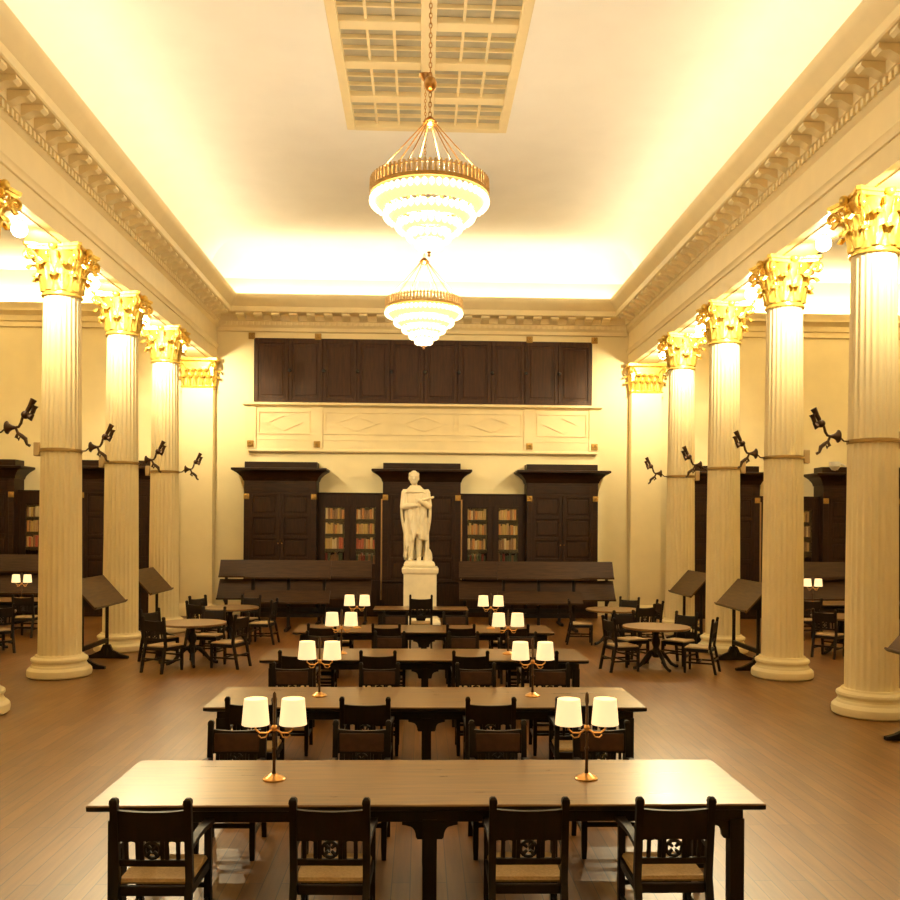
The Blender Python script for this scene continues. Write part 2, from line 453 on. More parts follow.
def abacus_mesh():
    def ring(sc, z):
        pts = []
        for k in range(4):
            a = k*PI/2
            R = Matrix.Rotation(a, 3, 'Z')
            for q in range(9):
                t = -1+2*q/8
                x = (.41+.075*t*t)*sc; y = t*.44*sc
                p = R @ Vector((x, y, 0)); pts.append((p.x, p.y, z))
        return pts
    m = MB(); m.loft([ring(.90,.745), ring(.93,.79), ring(.98,.80), ring(1.0,.85)])
    return m.mesh('abacus', M['gold'], 30)
def base_mesh():
    return MB().lathe([(0,0),(.47,0),(.50,.02),(.508,.07),(.50,.12),(.47,.155),(.445,.165),(.435,.19),(.42,.205),(.415,.235),(.43,.25),(.445,.275),(.44,.305),(.41,.325),(.385,.335),(.375,.36),(0,.36)], 40).mesh('base', M['column'], 30)
def sconce_meshes():
    """bracket with two lily cups, built reaching towards +X from the column face"""
    br = MB()
    br.lathe([(.0,0),(.085,0),(.09,.012),(.06,.03),(.035,.07),(.02,.12),(.0,.13)], 14, M=Matrix.Translation((.12,0,.05)) @ Matrix.Rotation(PI/2,4,'Y'))
    br.tube([(-.02,0,-.02),(.05,0,-.015),(.12,0,.05)], .012, 8)
    br.tube([(.22,0,.05),(.28,0,.06),(.31,0,.11),(.33,0,.19),(.37,0,.22)], [.018,.018,.02,.018,.02], 8)
    br.tube([(.24,0,.05),(.27,0,-.02),(.32,0,-.06),(.37,.0,-.10),(.39,0,-.17),(.43,0,-.19)], [.016,.02,.028,.03,.018,.02], 8)
    br.tube([(.27,0,-.02),(.25,0,-.08),(.28,0,-.11),(.30,0,-.07)], [.014,.025,.018,.008], 8)
    br.sphere((.37,0,.22),(.06,.06,.055),10,8)
    br.tube([(.37,0,.22),(.44,0,.18),(.47,0,.23)], [.03,.045,.02], 8)
    cups = []
    for px, pz, ang, L in ((.38,.25,.5,.2), (.45,.22,.35,.13)):
        c = MB(); c.lathe([(.0,0),(.025,0),(.03,.04),(.03,.09),(.045,L),(.038,L),(.022,.09),(.0,.05)], 10, M=Matrix.Translation((px,0,pz)) @ Matrix.Rotation(ang,4,'Y'))
        cups.append(c.mesh('candle_cup', M['bronze']))
    return br.mesh('bracket', M['bronze']), cups
SHM, CAM, ABM, BAM = shaft_mesh(), capital_mesh(), abacus_mesh(), base_mesh()
SCB, SCC = sconce_meshes()
def child(name, mesh, parent, loc=(0,0,0), rz=0):
    o = bpy.data.objects.new(name, mesh); COL.objects.link(o); o.parent = parent; o.location = loc; o.rotation_euler = (0,0,rz); return o
BANDM = MB().lathe([(.312,-.03),(.330,-.026),(.334,0),(.330,.026),(.312,.03)], 40).mesh('band', plain('brass_wire_band', (.42,.28,.10), .4, metal=.5))
BOXM = MB().box(-.05,.05,-.06,.06,-.09,.14,.01).mesh('junction_box', plain('tan_junction_box', (.50,.36,.17), .5))
ORD = ['nearest','second','third','fourth']
for s, side in ((-1,'left'), (1,'right')):
    for k in range(4):
        y = Y1+k*SP
        c = thing('fluted_column', '%s fluted cream column with gilt leafy capital in the %s colonnade' % (ORD[k], side), 'column', (s*XC+(.02 if s > 0 else .045), y, 0), 0, 'columns of the colonnades')
        child('base', BAM, c); child('shaft', SHM, c)
        cp = child('capital', CAM, c, (0,0,6.24)); cp.scale = (.97,.97,.953); cp['label'] = 'gilt leafy capital'; child('abacus', ABM, cp)
        child('band', BANDM, c, (0,0,3.72))
        child('junction_box', BOXM, c, (s*.385,0,3.72))
        t = thing('wall_sconce', 'dark bronze branching sconce on the %s column of the %s colonnade' % (ORD[k], side), 'sconce', (s*(XC-.35)+(.02 if s > 0 else .045), y, 3.74), PI if s > 0 else 0, 'sconces on the columns')
        child('bracket', SCB, t)
        for cm in SCC: child('candle_cup', cm, t)
# flat pilasters at the end wall
def pil_cap():
    m = MB(); m.rects([(-.42,.42,-.16,.16,0),(-.46,.46,-.20,.16,.03),(-.42,.42,-.16,.16,.06),(-.43,.43,-.17,.16,.5),(-.48,.48,-.22,.16,.74)])
    for row, z0, h, out in ((0,.07,.27,.14), (1,.09,.44,.18)):
        for q in range(5 if row == 0 else 4):
            x = -.34+q*.17 if row == 0 else -.255+q*.17
            mm = MB(); 
            leaf(m, -PI/2, z0, h, .17, .085, out, .05)
            vs = list(m.bm.verts)[-2*9*11:]
            for v in vs: v.co.x += x
        for sx in (-1, 1):
            leaf(m, 0 if sx > 0 else PI, z0, h, .44, .09, out*.8, .05)
    for sx in (-1, 1):
        a = -PI/2+sx*.9; 
        volute(m, a, .22, .42, .46, .735, .085, .03)
        vs = list(m.bm.verts)[-6*25:]
        for v in vs: v.co.x += sx*.09
    return m.mesh('capital', M['gold'], 50)
PCM = pil_cap()
for s, side in ((-1,'left'), (1,'right')):
    p = thing('pilaster', 'plain cream pilaster with gilt capital against the end wall at the %s' % side, 'pilaster', (s*6.20, YW-.185, 0), 0)
    MB().rects([(-.52,.52,-.24,.15,0),(-.52,.52,-.24,.15,.2),(-.47,.47,-.20,.15,.3),(-.44,.44,-.15,.15,.34)]).build('base', M['column'], p)
    MB().rects([(-.43,.43,-.15,.15,.34),(-.42,.42,-.15,.15,6.24)]).build('shaft', M['column'], p)
    cp = child('capital', PCM, p, (0,0,6.24)); cp.scale = (1,1,.953); cp['label'] = 'gilt leafy capital'
    MB().rects([(-.48,.48,-.26,.15,.74),(-.55,.55,-.32,.15,.77),(-.55,.55,-.32,.15,.85)]).build('abacus', M['gold'], cp)

# bulbs under the architrave, midway between the columns
def soffit_lamp(loc, label):
    t = thing('soffit_lamp', label, 'lamp', loc, 0, 'bare bulbs under the colonnade beams')
    MB().lathe([(0,0),(.06,0),(.06,-.015),(.035,-.03),(.03,-.05),(.0,-.05)], 16).build('socket', M['brass'], t)
    MB().sphere((0,0,-.135),(.115,.115,.115),18,14).build('bulb', M['bulb'], t)
for s, side in ((-1,'left'), (1,'right')):
    for k in range(-1, 4):
        where = 'before the nearest column' if k < 0 else ('between the %s and %s columns' % (ORD[k], ORD[k+1])) if k < 3 else 'between the fourth column and the end wall'
        for dy in (-1, 1):
            d = bpy.data.lights.new('soffit_spot', 'SPOT'); d.energy = 500; d.color = (1,.835,.51); d.spot_size = math.radians(112); d.spot_blend = 1.0; d.shadow_soft_size = .05
            o = bpy.data.objects.new('soffit_spot', d); COL.objects.link(o); o.location = (s*(XC-.02), Y1+(k+.5)*SP+dy*.13, 6.88)
            o.rotation_euler = Vector((-s*.05, dy*1.2, -.62)).to_track_quat('-Z', 'Y').to_euler()
        soffit_lamp((s*XC, Y1+(k+.5)*SP, 7.03), 'glowing bulb under the %s beam %s' % (side, where))

# two small dark fittings in the right aisle ceiling and a camera
for (x, y), lb in (((8.90,20.8), 'small dark round fitting in right aisle ceiling, nearer the bulb'), ((9.95,22.6), 'small dark round fitting in right aisle ceiling, farther from the bulb')):
    o = MB().lathe([(0,0),(.10,0),(.11,-.02),(.08,-.07),(0,-.075)], 18).build('ceiling_fitting', M['black']); o.location = (x, y, ZA)
    tag(o, lb, 'ceiling fitting', 'dark fittings in the aisle ceiling')
cam_t = thing('security_camera', 'small white camera fixed to the nearest right column below its sconce', 'camera', (5.72, Y1, 3.38), PI)
MB().tube([(0,0,0),(.06,0,.03),(.10,0,.03)], .015, 8).build('bracket', M['white'], cam_t)
MB().lathe([(0,.06),(.07,.06),(.075,.0),(.04,-.05),(0,-.06)], 16, c=(.15,0,0)).build('housing', M['white'], cam_t)
MB().sphere((.15,-.06,-.01),(.025,.025,.025),10,8).build('lens', M['black'], cam_t)

# ------------------------------------------------------------------ chandeliers
def chandelier(loc, label, ztop):
    t = thing('chandelier', label, 'chandelier', loc, 0, 'tiered crystal chandeliers')
    # local z=0 is the lower edge of the rim
    rim = MB(); rim.lathe([(.625,0),(.655,0),(.66,.015),(.655,.03),(.625,.03),(.625,0)], 64)
    rim.lathe([(.63,.125),(.648,.125),(.648,.14),(.63,.14),(.63,.125)], 64)
    rim.build('rim', M['hoop'], t)
    fr = MB()
    for k in range(72):
        a = 2*PI*k/72; x, y = .645*math.cos(a), .645*math.sin(a)
        fr.tube([(x,y,.025),(x,y,.16)], [.025,.019], 6)
    fr.build('crystal_fringe', M['fringe'], t)
    hoops = [(.64,-.02),(.49,-.175),(.35,-.30),(.23,-.405),(.13,-.50)]
    for i, (R, z) in enumerate(hoops):
        h = MB(); h.lathe([(R-.018,-.014),(R+.018,-.014),(R+.018,.014),(R-.018,.014),(R-.018,-.014)], 48)
        h = h.build('hoop', M['hoop'], t)
        n = int(2*PI*R/.075); cr = MB()
        for k in range(n):
            a = 2*PI*k/n; x, y = R*math.cos(a), R*math.sin(a)
            cr.lathe([(0,-.105),(.022,-.085),(.030,-.06),(.024,-.03),(.008,-.014)], 6, (x,y,z))
        cr.build('crystal_drop', M['crystal'], h)
        if i < 4:
            R2, z2 = hoops[i+1]
            nb = int(2*PI*R2/.055)
            def cur(u, v, R=R, z=z, R2=R2, z2=z2, nb=nb):
                an = 2*PI*u; f = v*v*.35+v*.65
                r = (R-.022)+(R2+.012-R+.022)*f+.010*math.cos(an*nb)*abs(math.sin(v*PI*3.5))
                return Vector((r*math.cos(an), r*math.sin(an), z-.02+(z2+.03-z)*v))
            st = MB(); st.grid(cur, nb*4, 14, .006)
            st.build('crystal_strand', M['crystal2'], h)
    MB().lathe([(0,-.02),(.10,0),(.115,.04),(.06,.06),(0,.06)], 20, (0,0,-.60)).build('bottom_bowl', M['crystal'], t)
    MB().lathe([(0,-.06),(.012,-.05),(.02,-.035),(.01,-.015),(.03,0),(0,.01)], 12, (0,0,-.625)).build('finial', M['brass'], t)
    hub = MB(); hub.lathe([(0,.76),(.03,.76),(.06,.78),(.085,.81),(.06,.84),(.03,.87),(0,.87)], 16)
    hub.build('hub', M['brass'], t)
    for k in range(8):
        a = 2*PI*(k+.5)/8; MB().tube([(.06*math.cos(a),.06*math.sin(a),.80),(.63*math.cos(a),.63*math.sin(a),.13)], .007, 6).build('suspension_rod', M['brass'], t)
    ch = MB(); z = .87; top = ztop-loc[2]; i = 0
    while z < top-.03:
        rot = Matrix.Translation((0,0,z+.03)) @ Matrix.Rotation(PI/2*(i % 2), 4, 'Z')
        ring = [rot @ Vector((.016*math.cos(2*PI*q/8), 0, .034*math.sin(2*PI*q/8))) for q in range(9)]
        ch.tube(ring, .006, 5); z += .055; i += 1
    ch.build('chain', M['brass'], t)
    MB().sphere((0,0,1.24),(.075,.075,.085),14,10).build('ball', M['brass'], t)
    MB().lathe([(0,top-.12),(.02,top-.12),(.05,top-.09),(.10,top-.03),(.12,top),(0,top)], 18).build('canopy', M['brass'], t)
    d = bpy.data.lights.new('chandelier_bulbs', 'POINT'); d.energy = 235; d.color = (1,.87,.62); d.shadow_soft_size = .22
    o = bpy.data.objects.new('chandelier_bulbs', d); COL.objects.link(o); o.parent = t; o.location = (0,0,.16)
    return t
chandelier((0,10.0,6.20), 'larger looking, nearer lit crystal chandelier hanging from the skylight', ZC-.025)
chandelier((-.04,15.3,6.20), 'smaller looking, farther lit crystal chandelier in front of the end wall', ZC-.025)

# ------------------------------------------------------------------ furniture
def arc_bracket(x0, z0, s, w=.135, h=.12):
    """curved knee bracket profile in (x,z): s=+1 grows to +x"""
    pts = [(x0, z0), (x0+s*w, z0), (x0+s*w, z0-.025), (x0+s*(w-.03), z0-.03)]
    for k in range(7):
        a = PI/2*k/6; pts.append((x0+s*(.045+(w-.09)*(1-math.sin(a))), z0-.035-(h-.05)*(1-math.cos(a))))
    pts.append((x0+s*.035, z0-h)); pts.append((x0, z0-h))
    return pts
def long_table(loc, label, W=4.34, D=1.1, group='long reading tables'):
    t = thing('reading_table', label, 'table', loc, 0, group)
    w, d = W/2, D/2
    MB().rects([(-w,w,-d,d,.748),(-w,w,-d,d,.754),(-w+.006,w-.006,-d+.006,d-.006,.76)]).build('tabletop', M['top'], t)
    MB().rects([(-w+.05,w-.05,-d+.05,d-.05,.705),(-w+.012,w-.012,-d+.012,d-.012,.718),(-w+.002,w-.002,-d+.002,d-.002,.724),(-w+.001,w-.001,-d+.001,d-.001,.748)]).build('shaded_edge', M['chair'], t)  # dark wood puts the shade on the tabletop edge into its colour
    a = MB(); i, th = .11, .03
    a.box(-w+i,w-i,-d+i,-d+i+th,.615,.705,.004); a.box(-w+i,w-i,d-i-th,d-i,.615,.705,.004)
    a.box(-w+i,-w+i+th,-d+i+th,d-i-th,.615,.705,.004); a.box(w-i-th,w-i,-d+i+th,d-i-th,.615,.705,.004)
    a.build('apron', M['chair'], t)
    for x in (-w+.15, 0, w-.15):
        for y in (-d+.15, d-.15):
            lg = MB(); h = .046
            lg.rects([(x-h*.9,x+h*.9,y-h*.9,y+h*.9,0),(x-h,x+h,y-h,y+h,.05),(x-h,x+h,y-h,y+h,.63)])
            for sgn in ((1,) if x < -.1 else (-1,) if x > .1 else (1,-1)):
                lg.prism(arc_bracket(x+sgn*h, .615, sgn), 'y', y-.02, y+.02)
            lg.build('leg', M['chair'], t)
    return t

def make_chair(name, label, arms, hi=1.0):
    """faces +Y, back posts at y=0; 0.49 wide"""
    t = thing(name, label, 'chair')
    W = .234; p = .021; H = .945
    for s in (-1, 1):
        x = s*(W-p); m = MB()
        m.rects([(x-p*.9,x+p*.9,-.10-p,-.10+p,0),(x-p,x+p,-.02-p,-.02+p,.40),(x-p,x+p,-p,p,.46),(x-p,x+p,-.05-p,-.05+p,H-.03),(x-p*1.15,x+p*1.15,-.053-p*1.1,-.053+p*1.1,H-.02),(x-p,x+p,-.054-p,-.054+p,H),(x-p*.5,x+p*.5,-.054-p*.5,-.054+p*.5,H+.012)])
        m.build('rear_leg', M['chair'], t)
    def yb(z): return -.05*(z-.46)/(.44)
    n = 10
    tr = MB()   # broad top rail, concave top edge
    poly = []
    for k in range(n+1):
        u = -1+2*k/n; poly.append((u*(W-2*p+.001), .880-.012*(1-u*u)+.004))
    poly += [(W-2*p,.70),(-(W-2*p),.70)]
    sh = Matrix.Shear('XY', 4, (0,0)); K = Matrix(((1,0,0,0),(0,1,-.05/.44,.05*.46/.44),(0,0,1,0),(0,0,0,1)))
    tr.prism(poly, 'y', -.014, .014, K)
    trp = tr.build('backrest', M['chair'], t)
    pd = MB(); pm = M['leather'] if arms else M['chair']; pd.box(-(W-2*p)+.012, (W-2*p)-.012, .0145, .026, .712, .856, .005, K)
    pp = pd.build('back_pad', pm, trp)
    if arms: pp['label'] = 'brown leather pad'
    ow = MB()   # pierced band: uprights and a quatrefoil between two rails
    ow.box(-(W-2*p),(W-2*p),-.012,.012,.545,.585,.004,K)
    for x in (-.150,-.085,.085,.150): ow.box(x-.012,x+.012,-.009,.009,.585,.70,.003,K)
    for x in (-.118,.118,-.175,.175):
        ow.prism([(x-.028,.70),(x-.028,.685),(x-.018,.693),(x,.697),(x+.018,.693),(x+.028,.685),(x+.028,.70)], 'y', -.009, .009, K)
    ring = []
    for k in range(17):
        a = 2*PI*k/16; r = .047; ring.append(K @ Vector((r*math.cos(a), 0, .642+r*math.sin(a))))
    ow.tube(ring, .011, 6)
    for k in range(4):
        a = PI/4+k*PI/2; ow.tube([K @ Vector((.046*math.cos(a),0,.642+.046*math.sin(a))), K @ Vector((.012*math.cos(a),0,.642+.012*math.sin(a)))], [.014,.009], 6)
    for x in (-.06,.06): ow.box(x-.012,x+.012,-.008,.008,.585,.70,0,K)
    ow.build('pierced_band', M['chair'], t)
    # seat and rails
    st = MB(); st.rects([(-W+.03,W-.03,.03,.415,.425),(-W+.02,W-.02,.02,.43,.44),(-W+.03,W-.03,.03,.42,.458)]); st.build('seat', M['seat'], t)
    fr = MB(); fr.box(-W+2*p,W-2*p,-.015,.015,.37,.428,.004); fr.box(-W+2*p,W-2*p,.405,.435,.37,.428,.004)
    for s in (-1,1): fr.box(s*(W-p)-.014,s*(W-p)+.014,.02,.40,.37,.428,.004)
    fr.build('seat_frame', M['chair'], t)
    for s in (-1, 1):
        x = s*(W-p); top = .655 if arms else .43
        m = MB(); m.rects([(x-p*.8,x+p*.8,.42-p*.8,.42+p*.8,0),(x-p,x+p,.42-p,.42+p,.1),(x-p,x+p,.42-p,.42+p,top)])
        m.build('front_leg', M['chair'], t)
        if arms:
            a = MB(); sec = []
            for q in range(7):
                f = q/6; y = -.02+.47*f; z = .645+.03*math.sin(PI*(f*.9+.05))+(.012 if q == 6 else 0); w = .018+.014*f
                sec.append([(x-w,y,z-.016),(x+w,y,z-.016),(x+w,y,z+.014),(x-w,y,z+.014)])
            a.loft(sec); a.build('armrest', M['chair'], t)
    sr = MB()
    for s in (-1,1): sr.box(s*(W-p)-.011,s*(W-p)+.011,-.06,.41,.17,.20,.003)
    sr.box(-W+2*p,W-2*p,.20,.222,.172,.198,.003); sr.box(-W+2*p,W-2*p,.409,.431,.25,.278,.003); sr.box(-W+2*p,W-2*p,-.075,-.053,.22,.248,.003)
    sr.build('stretcher', M['chair'], t)
    return t

def make_lamp(loc, label):
    t = thing('table_lamp', label, 'lamp', loc, 0, 'twin shade table lamps')
    MB().lathe([(0,0),(.078,0),(.08,.008),(.07,.018),(.04,.03),(.022,.042),(0,.042)], 24).build('base', M['brass'], t)
    MB().lathe([(0,.04),(.015,.04),(.011,.07),(.011,.2),(.018,.215),(.011,.23),(.010,.52),(.016,.55),(.012,.60),(0,.615)], 12).build('stem', M['bronze'], t)
    ar = MB()
    ar.sphere((0,0,.36),(.022,.022,.026),10,8)
    for s in (-1, 1):
        ar.tube([(0,0,.355),(s*.05,0,.325),(s*.10,0,.325),(s*.13,0,.35),(s*.13,0,.40)], .007, 6)
        ar.tube([(s*.04,0,.33),(s*.06,0,.295),(s*.09,0,.29),(s*.11,0,.31)], .005, 6)
        ar.lathe([(0,.385),(.022,.385),(.022,.40),(.012,.41),(.012,.44),(0,.44)], 10, (s*.13,0,0))
    ar.build('arm', M['brass'], t)
    for s in (-1, 1):
        MB().lathe([(.092,.385),(.096,.385),(.080,.565),(.076,.565),(.092,.385)], 28, (s*.13,0,0)).build('lamp_shade', M['shade'], t)
        MB().sphere((s*.13,0,.48),(.028,.028,.038),10,8).build('bulb', M['shadebulb'], t)
    return t
M['shadebulb'] = emit('lamp_bulb', (1,.84,.5), 5)
TZ = 'nearest second third fourth'.split()
T0, DT, TD = 5.74, 3.056, 1.1
chair0 = make_chair('armchair', 'dark carved armchair', True)
side0 = make_chair('side_chair', 'dark carved side chair', False)
lamp0 = make_lamp((0,0,0), 'lamp')
used = {'a': False, 's': False, 'l': False}
def place(kind, src, loc, rz, label, group):
    if not used[kind]:
        used[kind] = True; src.location = loc; src.rotation_euler = (0,0,rz); src['label'] = label; src['group'] = group; return src
    return dup(src, loc, rz, label, group)
POS = ['leftmost','second from left','third from left','rightmost']
for i in range(4):
    y0 = T0+i*DT
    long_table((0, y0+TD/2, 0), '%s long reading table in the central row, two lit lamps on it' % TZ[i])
    for k, x in enumerate((-1.62,-.59,.575,1.44)):
        place('a', chair0, (x+random.uniform(-.02,.02)*(i > 0), y0-.43, 0), random.uniform(-.03,.03), 'dark carved armchair, %s on the near side of the %s long table' % (POS[k], TZ[i]), 'armchairs at the long tables')
    for k, x in enumerate((-1.52,-.52,.57,1.43)):
        place('a', chair0, (x+random.uniform(-.02,.02), y0+TD+.43, 0), PI+random.uniform(-.03,.03), 'dark carved armchair, %s on the far side of the %s long table' % (POS[k], TZ[i]), 'armchairs at the long tables')
    for s, sd in ((-1,'left'), (1,'right')):
        place('l', lamp0, ((-1.085 if s < 0 else 1.11) if i == 0 else s*1.11 if i == 1 else s*1.15, y0+TD*.53, .76), random.uniform(-.04,.04), 'lit twin-shade lamp on the %s half of the %s long table' % (sd, TZ[i]), 'twin shade table lamps')
# small table and tall armchair in front of the pedestal
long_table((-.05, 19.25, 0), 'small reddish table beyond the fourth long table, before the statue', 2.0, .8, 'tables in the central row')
c = dup(chair0, (-.05, 18.35, 0), 0, 'taller dark armchair alone in front of the statue pedestal', 'armchairs at the long tables'); c.scale = (1.02,1.02,1.17)

# round tables
def round_table(loc, label):
    t = thing('round_table', label, 'table', loc, 0, 'round tables by the columns')
    MB().lathe([(0,.71),(.52,.71),(.59,.722),(.60,.735),(.60,.752),(.592,.76),(0,.76)], 48).build('tabletop', M['round'], t)
    MB().lathe([(0,.20),(.05,.20),(.075,.24),(.09,.30),(.06,.35),(.05,.38),(.075,.45),(.07,.52),(.045,.60),(.05,.64),(.10,.68),(.20,.71),(0,.71)], 20).build('pedestal', M['chair'], t)
    for k in range(4):
        a = .30+k*PI/2; ca, sa = math.cos(a), math.sin(a)
        MB().tube([(r*ca, r*sa, z) for r, z in ((.03,.30),(.12,.29),(.22,.19),(.31,.08),(.40,.035),(.45,.03))], [.045,.04,.035,.03,.028,.03], 8).build('foot', M['chair'], t)
def around(tx, ty, spots, tname):
    for dx, dy, txt in spots:
        a = math.atan2(-dy, -dx)-PI/2
        d = math.hypot(dx, dy)
        place('s', side0, (tx+dx, ty+dy, 0), a, 'dark carved side chair %s %s' % (txt, tname), 'side chairs at the round tables')
RT = [(4.15,15.95,'nearer round table on the right'), (4.09,19.18,'farther round table on the right'),
      (-4.15,16.30,'nearer round table on the left'), (-4.10,19.27,'farther round table on the left')]
SPOT = [
 [(-.86,-.22,'at the left of the'), (.86,-.46,'at the right of the'), (.72,.66,'at the far right of the'), (-.35,.90,'behind the')],
 [(.52,.85,'at the far right of the'), (.95,.02,'at the right of the'), (.42,-.95,'in front of the'), (-.90,.10,'at the left of the')],
 [(-.40,-.88,'in front of the'), (.90,-.32,'at the right of the'), (-.86,.48,'at the left of the'), (.15,.95,'behind the')],
 [(-.52,-.80,'in front of the'), (-.80,.60,'at the far left of the'), (.90,-.10,'at the right of the'), (.25,.92,'behind the')]]
for (x, y, nm), sp in zip(RT, SPOT):
    round_table((x, y, 0), 'round brown pedestal table, the '+nm); around(x, y, sp, nm)
# the side aisles
for s, sd in ((-1,'left'), (1,'right')):
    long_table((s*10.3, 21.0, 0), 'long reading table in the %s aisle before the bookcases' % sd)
    place('l', lamp0, (s*9.22, 21.0, .76), 0, 'lit twin-shade lamp glimpsed on the table in the %s aisle' % sd, 'twin shade table lamps')
    for k, x in enumerate((8.75, 9.8)):
        place('a', chair0, (s*x, 20.02, 0), 0, 'dark carved armchair before the long table in the %s aisle, %s the column' % (sd, 'nearer' if k == 0 else 'farther from'), 'armchairs at the long tables')
    rx, ry = (8.45, 17.9) if s > 0 else (-8.75, 18.2)
    round_table((rx, ry, 0), 'round pedestal table in the %s aisle seen between the columns' % sd)
    place('s', side0, (rx-s*.62, ry-.60, 0), math.atan2(.60, s*.62)-PI/2, 'dark side chair in front of the round table in the %s aisle' % sd, 'side chairs at the round tables')

# lecterns between the columns
def lectern(loc, rz, label):
    t = thing('lectern', label, 'lectern', loc, rz, 'sloped lecterns between the columns')
    # local: reader stands at -Y, board rises to +Y
    Mb = Matrix.Translation((0,0,1.30)) @ Matrix.Rotation(math.radians(48), 4, 'X')
    b = MB(); b.box(-.82,.82,-.32,.32,-.015,.015,.005,Mb); b.build('board', M['board'], t)
    MB().box(-.82,.82,-.345,-.32,-.015,.045,.004,Mb).build('ledge', M['board'], t)
    for x in (-.62, .62):
        p = MB(); p.lathe([(0,.06),(.05,.06),(.06,.14),(.035,.22),(.03,.6),(.032,1.18),(0,1.18)], 12, (x,.06,0))
        p.build('post', M['chair'], t)
        f = MB(); f.prism([(-.34,0),(-.34,.04),(-.22,.07),(-.05,.15),(.0,.26),(.12,.26),(.17,.15),(.34,.07),(.46,.04),(.46,0)], 'x', x-.035, x+.035)
        f.build('foot', M['chair'], t)
    MB().box(-.59,.59,.03,.09,.30,.38,.005).build('crossbar', M['chair'], t)
    MB().prism([(-.14,1.08),(.10,1.40),(.16,1.36),(.10,1.08)], 'x', -.66, .66).build('support', M['chair'], t)
for x, y, a, lb in ((5.86,16.37,-PI/2,'brown sloped lectern between the second and third right columns'), (5.86,19.6,-PI/2,'brown sloped lectern between the third and fourth right columns'),
                    (-5.86,16.42,PI/2,'brown sloped lectern between the second and third left columns'), (-5.86,19.6,PI/2,'brown sloped lectern between the third and fourth left columns'),
                    (5.86,10.0,-PI/2,'brown sloped lectern cut by the right edge, before the nearest right column')):
    lectern((x, y, 0), a, lb)

# two tier sloped reading racks before the end wall
def reading_rack(loc, W, label, dz=0, low=.70, lowt=1.18):
    t = thing('reading_rack', label, 'reading rack', loc, 0, 'two tier reading racks before the bookcases')
    w = W/2
    for nm, za, zb, ya, yb in (('upper_board',1.24+dz,1.66+dz,.02,.26), ('lower_board',low+dz,lowt+dz,-.22 if low > .69 else -.24,.16 if lowt > 1 else .06)):
        m = MB(); m.prism([(ya,za),(yb,zb),(yb+.03,zb-.02),(ya+.03,za-.02)], 'x', -w, w); m.prism([(ya-.03,za-.015),(ya-.03,za+.03),(ya,za+.03),(ya+.02,za-.015)], 'x', -w, w)
        m.build(nm, M['rack'], t)
    n = max(2, int(round(W/1.3))+1)
    for k in range(n):
        x = -w+.16+(W-.32)*k/(n-1)
        MB().box(x-.035,x+.035,.17,.23,.03,1.5+dz,.004).build('post', M['chair'], t)
        MB().box(x-.04,x+.04,-.28,.42,0,.07,.008).build('foot', M['chair'], t)
        MB().prism([(-.2,low+.03+dz),(.17,lowt-.08+dz),(.17,.56+dz),(.10,.56+dz)], 'x', x-.02, x+.02).build('brace', M['chair'], t)
    MB().box(-w+.2,w-.2,.185,.215,.30,.40,.004).build('rail', M['chair'], t)
reading_rack((-3.22,21.5,0), 2.02, 'front two-tier sloped reading rack left of the statue', 0, .67, .95)
reading_rack((2.80,21.5,0), 2.02, 'front two-tier sloped reading rack right of the statue', 0, .67, .95)
reading_rack((-3.22,22.8,0), 3.84, 'longer two-tier reading rack behind the front one, left of statue', -.05)
reading_rack((2.90,22.8,0), 3.96, 'longer two-tier reading rack behind the front one, right of statue', -.05)
reading_rack((-10.6,22.9,0), 3.4, 'two-tier reading rack behind the long table in the left aisle', .05)
reading_rack((10.6,22.9,0), 3.4, 'two-tier reading rack behind the long table in the right aisle', -.02)

